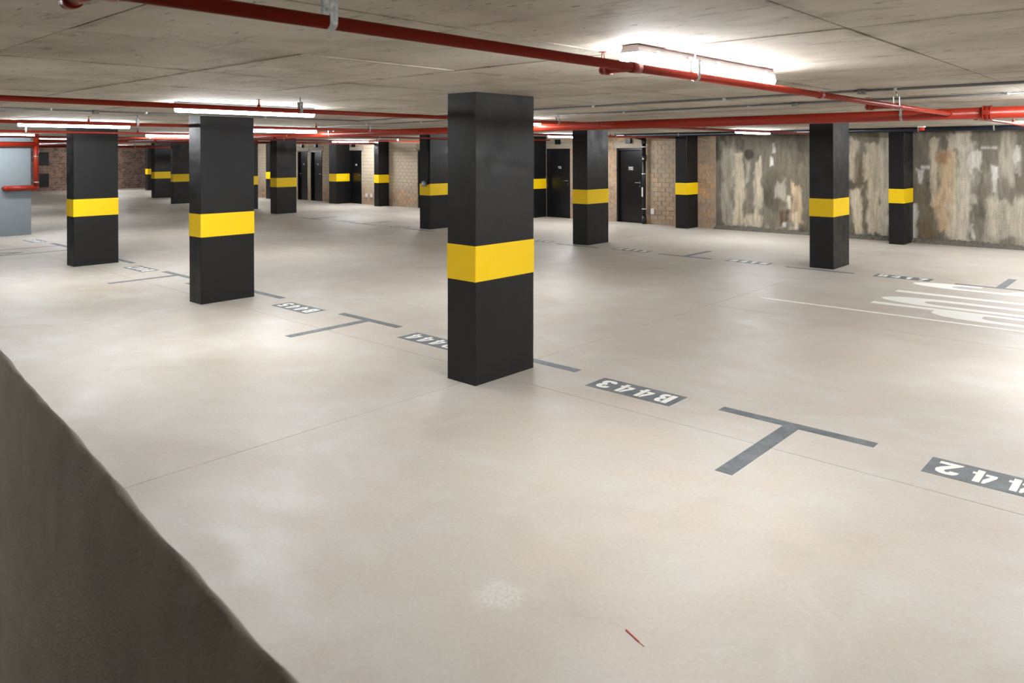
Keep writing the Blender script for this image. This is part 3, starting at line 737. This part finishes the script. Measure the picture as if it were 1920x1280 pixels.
def coupling(parent, p, axis, r, big=False):
    d = Vector((1, 0, 0)) if axis == 'X' else Vector((0, 1, 0)); p = Vector(p); bm = bmesh.new()
    L = 0.035 if not big else 0.032
    add_tube(bm, p - d * L, p + d * L, r * (1.25 if not big else 1.22), 18)
    if big:
        add_tube(bm, p - d * L * 1.25, p - d * L * 0.8, r * 1.32, 18); add_tube(bm, p + d * L * 0.8, p + d * L * 1.25, r * 1.32, 18)
        s_ = Vector((0, 1, 0)) if axis == 'X' else Vector((1, 0, 0))
        for sg in (-1, 1):
            b = p + s_ * sg * r * 1.35
            add_box(bm, b.x - .03, b.x + .03, b.y - .022, b.y + .022, b.z - .02, b.z + .02, 0.004)
    link('pipe_coupling', mesh_of(bm, 'pipe_coupling'), 'red', parent)
BR = 0.0205
def branch(x, y0, y1, lab, hang, spr, arms, coups, z=ZB, r=BR):
    p = tag(empty('sprinkler_pipe', (0, 0, 0)), lab, 'pipe', 'red sprinkler branch pipes')
    tube('pipe_run', (x, y0, z), (x, y1, z), r, 'red', p, 20)
    for y in hang: hanger(p, (x, y, z), 'Y', r)
    for y in spr: sprinkler(p, (x, y, z), r)
    for y, L in arms: sprinkler(p, (x, y, z), r, L); coupling(p, (x, y, z), 'Y', r)
    for y in coups: coupling(p, (x, y, z), 'Y', r)
    for y in (y0, y1):
        bm = bmesh.new(); s = 1 if y == y1 else -1
        add_tube(bm, (x, y - 0.02 * s, z), (x, y + 0.012 * s, z), r * 1.2, 16); link('end_cap', mesh_of(bm, 'end_cap'), 'red', p)
branch(-1.87, 0.30, 17.2, 'nearest red sprinkler pipe, passing right under the large bright light', (1.28, 3.43, 6.81, 10.4, 14.3), (12.1,), ((0.66, 0.21), (2.88, 0.17), (6.85, 0.24)), (5.1, 9.8))
branch(-5.93, 0.40, 17.25, 'red sprinkler pipe crossing the view behind the light left of the foreground column', (3.75, 7.4, 11.2, 14.9), (3.35, 6.5, 10.8, 14.2), (), (8.3,))
branch(-10.0, 0.60, 17.45, 'bright orange-lit red sprinkler pipe crossing the top of the second nearest column', (3.97, 7.6, 10.9, 14.6), (3.4, 6.6, 10.5, 14.4), (), (2.2, 8.2))
branch(-14.1, 1.00, 17.2, 'orange-lit red sprinkler pipe crossing above the leftmost column', (3.85, 7.2, 11, 14.8), (5.6, 10.6, 14.6), (), (3.35,))
branch(-18.2, 1.00, 17.2, 'thin dark red sprinkler pipe beyond the leftmost column', (4.0, 7.5, 11, 14.9), (6.2, 10.2, 14.1), (), ())
branch(-22.3, 6.4, 17.2, 'red sprinkler pipe running low above the paired doors and slim column', (7.6, 11.2, 13.6, 16.4), (9.5, 15.6), (), (12.4,), z=2.27, r=0.035)
branch(-30.5, 6.4, 16.9, 'farthest red sprinkler pipe before the far brick wall', (8.0, 12, 15), (10, 14), (), (), z=2.20, r=0.05)
# the large main
YM, RM = 8.65, 0.057
p = tag(empty('main_pipe', (0, 0, 0)), 'thick red main pipe spanning the garage under all the thinner pipes', 'pipe')
tube('pipe_run', (-32.0, YM, ZB), (XR - 0.1, YM, ZB), RM, 'red', p, 28)
for x in (2.5, -1.55, -7.9, -14.6, -20.5, -26.8): coupling(p, (x, YM, ZB), 'X', RM, True)
for x in (-2.32, -9.15, -12.6, -15.8, -21.0, -25.0): hanger(p, (x, YM, ZB), 'X', RM)
for x in (-1.87, -5.93, -10.0, -14.1, -18.2):
    bm = bmesh.new(); add_tube(bm, (x, YM - 0.10, ZB), (x, YM + 0.10, ZB), 0.032, 18); link('pipe_outlet', mesh_of(bm, 'pipe_outlet'), 'red', p)
# hydrant drop on the grey wall stub
p = tag(empty('drop_pipe', (0, 0, 0)), 'red pipe bending down and along the grey painted wall stub', 'pipe')
RX, RY, RD = -20.60, 5.84, 0.062
bm = bmesh.new()
add_tube(bm, (RX, RY, 1.12), (RX, RY, H), RD * 0.85, 20); add_ball(bm, (RX, RY, 1.12), RD * 1.02, 16)
link('vertical_run', mesh_of(bm, 'vertical_run'), 'red', p)
bm = bmesh.new(); add_tube(bm, (RX, RY, 1.12), (RX, RY - 0.62, 1.12), RD, 20); add_ball(bm, (RX, RY - 0.62, 1.12), RD, 16); add_tube(bm, (RX, RY - 0.62, 1.12), (-20.70, RY - 0.62, 1.12), RD, 20)
link('lower_run', mesh_of(bm, 'lower_run'), 'red', p)
bm = bmesh.new(); add_tube(bm, (RX, RY + 0.05, 2.15), (RX, 0.5, 2.15), RD, 20); link('upper_run', mesh_of(bm, 'upper_run'), 'red', p)
bm = bmesh.new()
for z in (1.86, 1.25): add_tube(bm, (RX, RY, z - 0.012), (RX, RY, z + 0.012), RD * 0.95, 20)
link('pipe_clip', mesh_of(bm, 'pipe_clip'), 'galv', p)

# ------------------------------------------------------------------ blue-black pipe along the rear wall and the drain pipe
YD, ZD_ = 16.80, 2.351
p = tag(empty('service_pipe', (0, 0, 0)), 'blue-black service pipe under the ceiling along the top of the rear wall', 'pipe')
tube('pipe_run', (-11.5, YD, ZD_), (XR - 0.1, YD, ZD_), 0.047, 'bluepipe', p, 24)
for x in (-9.6, -7.25, -5.85, -4.2, -2.9, -1.2):
    hanger(p, (x, YD, ZD_), 'X', 0.047)
box('pipe_sticker', -11.45, -11.2, YD - 0.062, YD - 0.05, ZD_ - 0.015, ZD_ + 0.02, 'plastic', p)
bm = bmesh.new()
add_tube(bm, (-11.06, 17.48, 0), (-11.06, 17.48, 2.26), 0.052, 20); add_tube(bm, (-11.06, 17.48, 0), (-11.06, 17.48, 0.22), 0.062, 20); add_tube(bm, (-11.06, 17.48, 1.68), (-11.06, 17.48, 1.86), 0.066, 20)
add_tube(bm, (-11.06, 17.48, 2.14), (-11.06, 17.48, 2.24), 0.064, 20); add_ball(bm, (-11.06, 17.48, 2.27), 0.064, 16); add_tube(bm, (-11.06, 17.48, 2.27), (-11.06, YD + 0.06, ZD_), 0.046, 20)
p = tag(empty('drain_pipe', (0, 0, 0)), 'upright black drain pipe with white clips right of the nearest rear door', 'pipe')
link('pipe_run', mesh_of(bm, 'drain_run'), 'blackpipe', p)
for z in (0.40, 1.34, 2.06):
    bm = bmesh.new(); add_tube(bm, (-11.06, 17.48, z - 0.012), (-11.06, 17.48, z + 0.012), 0.060, 20); add_box(bm, -11.07, -11.05, 17.53, YB, z - 0.012, z + 0.012)
    link('pipe_clip', mesh_of(bm, 'pipe_clip'), 'plastic', p)
box('pipe_sticker', -11.10, -11.06, 17.421, 17.432, 0.73, 0.98, 'plastic', p)
bm = bmesh.new(); add_tube(bm, (-11.045, 17.42, 1.74), (-11.045, 17.405, 1.74), 0.022, 12); link('inspection_cap', mesh_of(bm, 'inspection_cap'), 'plastic', p)
# alarm on the ceiling
a = tag(empty('alarm_sounder', (-4.0, 16.2, H)), 'small red and white alarm sounder on the ceiling near the rightmost column', 'alarm')
tube('alarm_base', (0, 0, 0), (0, 0, -0.03), 0.07, 'plastic', a, 20); tube('alarm_lens', (0, 0, -0.03), (0, 0, -0.085), 0.052, 'redplastic', a, 20)

# ------------------------------------------------------------------ ceiling conduits
def conduit(pts, lab, saddles, gaps=()):
    p = tag(empty('cable_conduit', (0, 0, 0)), lab, 'conduit', 'thin steel conduits on the ceiling')
    bm = bmesh.new()
    for a, b in zip(pts[:-1], pts[1:]):
        cuts = [a[0]] + [g + e for g in sorted(gaps, reverse=True) if min(a[0], b[0]) < g < max(a[0], b[0]) for e in (0.066, -0.066)] + [b[0]]
        if a[0] == b[0] or not gaps or len(cuts) == 2:
            add_tube(bm, (*a, H - 0.013), (*b, H - 0.013), 0.0105, 10); continue
        yy = lambda x: a[1] + (b[1] - a[1]) * (x - a[0]) / (b[0] - a[0])
        for x0, x1 in zip(cuts[::2], cuts[1::2]): add_tube(bm, (x0, yy(x0), H - 0.013), (x1, yy(x1), H - 0.013), 0.0105, 10)
    for a in pts[1:-1]: add_tube(bm, (*a, H - 0.04), (*a, H), 0.035, 14)
    link('conduit_run', mesh_of(bm, 'conduit_run'), 'conduit', p)
    for (x, y) in saddles:
        bm = bmesh.new(); add_tube(bm, (x - .012, y - .012, H - .013), (x + .012, y + .012, H - .013), 0.0135, 10); add_box(bm, x - .03, x + .03, y - .008, y + .008, H - .004, H)
        link('conduit_saddle', mesh_of(bm, 'conduit_saddle'), 'steel', p)
conduit([(XR - .3, 6.38), (-2.0, 6.36), (-5.6, 6.5), (-9.25, 6.85)], 'nearer one of two thin conduits crossing the ceiling right of the foreground column', [(-0.9, 6.37), (-1.75, 6.36), (-3.2, 6.4), (-4.7, 6.46), (-7.4, 6.67)])
conduit([(XR - .3, 7.50), (-3.0, 7.52), (-6.8, 7.72), (-12.0, 7.82)], 'farther one of two thin conduits crossing the ceiling right of the foreground column', [(-1.2, 7.5), (-3.5, 7.55), (-5.1, 7.63), (-8.9, 7.76), (-10.3, 7.79)], gaps=(-0.75, -7.2))
conduit([(-9.25, 0.5), (-9.2, 3.2), (-9.27, 6.85)], 'thin conduit on the ceiling above the second nearest column', [(-9.21, 2.75), (-9.2, 3.75), (-9.23, 5.3)])

# ------------------------------------------------------------------ fluorescent light fixtures
def lamp_meshes(L):
    out = {}
    bm = bmesh.new()
    def sweep(prof, y0, y1):
        A = [bm.verts.new((x, y0, z)) for x, z in prof]; B = [bm.verts.new((x, y1, z)) for x, z in prof]
        n = len(prof)
        for k in range(n): bm.faces.new((A[k], B[k], B[(k + 1) % n], A[(k + 1) % n]))
        bm.faces.new(A[::-1]); bm.faces.new(B)
        bmesh.ops.recalc_face_normals(bm, faces=bm.faces)
    sweep([(-.040, 0), (.040, 0), (.050, -.030), (.058, -.034), (-.058, -.034), (-.050, -.030)], 0, L)
    out['housing'] = mesh_of(bm, 'lamp_housing'); bm = bmesh.new()
    sweep([(-.050, -.034), (.050, -.034), (.063, -.066), (.054, -.088), (.034, -.097), (-.034, -.097), (-.054, -.088), (-.063, -.066)], 0.012, L - 0.012)
    out['diffuser'] = mesh_of(bm, 'lamp_diffuser'); bm = bmesh.new()
    add_box(bm, -.004, .004, -.012, .012, -.046, -.020, 0.001)
    out['clip'] = mesh_of(bm, 'lamp_clip')
    out['housing'].materials.append(MAT['housing']);  out['clip'].materials.append(MAT['steel'])
    return out
LM = lamp_meshes(1.5)
LD = {}
for k in ('lamp', 'lamp_strong', 'lamp_weak'):
    LD[k] = LM['diffuser'].copy(); LD[k].materials.append(MAT[k])
LAMPS = [
    (-1.96, 2.98, 'large bright fluorescent light fixture at the upper right, nearest of all'),
    (-7.22, 3.22, 'bright fluorescent fixture above the second nearest column, behind a red pipe'),
    (-12.35, 3.28, 'bright fluorescent fixture above the leftmost column'),
    (-19.7, 4.05, 'fluorescent fixture at the left edge before the grey painted wall stub'),
    (-7.2, 7.03, 'fluorescent fixture behind the top of the foreground column'),
    (-12.9, 7.0, 'fluorescent fixture showing between red pipes left of the foreground column'),
    (-17.9, 7.3, 'fluorescent fixture showing between red pipes left of the second nearest column'),
    (-24.5, 7.03, 'added fluorescent fixture deep in the lane beyond the leftmost column'),  # added to light the deep lane, behind the main pipe
    (-31.5, 7.03, 'added fluorescent fixture far in the lane toward the brown brick end wall'),  # added fill light for the far lane
    (-38.5, 7.03, 'last added fluorescent fixture in the lane by the brown brick end wall'),  # added to light the far end of the lane
    (-7.2, 15.0, 'fluorescent fixture before the stained concrete wall'),
    (-12.3, 15.0, 'fluorescent fixture between the nearest rear doors, cut by a column'),
    (-17.4, 15.2, 'fluorescent fixture behind the column with the switch box'),
    (-22.6, 15.6, 'bright fluorescent fixture above the slim columns at the whitewashed bricks'),
    (-29.5, 15.0, 'added fluorescent fixture left of the paired doors'),  # added for light deep along the rear wall
    (-36.5, 15.9, 'added fluorescent fixture before the far corner'),  # added lamp, set behind a column so only its light shows
    (-42.0, 14.6, 'farthest added fluorescent fixture, at the corner of the far brick wall'),  # added to light the far corner
    (-0.75, 7.03, 'fluorescent fixture at the right edge above the thick main pipe'),
    (-1.45, 11.8, 'fluorescent fixture at the right edge below the thick main pipe'),
    (-6.5, -1.25, 'unseen fluorescent fixture added behind the parapet to brighten its face'),  # added on the camera side to brighten the parapet face
    (3.1, 3.0, 'added fluorescent fixture out of view on the near right'),  # added beyond the frame to light the near right floor
    (3.1, 9.6, 'added fluorescent fixture out of view in the middle right'),  # added beyond the frame for light on the middle lane
    (3.1, 15.0, 'added fluorescent fixture out of view on the far right'),  # added beyond the frame for light at the far right
    (-2.1, 15.0, 'added fluorescent fixture just out of view by the right end of the stained wall'),  # added beyond the frame to brighten the stained wall
]
for x, y, lab in LAMPS:
    t = tag(empty('light_fixture', (x, y, H)), lab, 'light', 'fluorescent light fixtures')
    link('lamp_housing', LM['housing'], None, t); link('lamp_diffuser', LD['lamp_strong' if y > 14 else 'lamp_weak' if (6 < y < 9 and x < -2) or x == -19.7 else 'lamp'], None, t)
    if x > -14 and y < 5:
        for k in range(5):
            for sx in (-1, 1): link('lamp_clip', LM['clip'], None, t, (sx * 0.060, 0.15 + k * 0.3, 0))
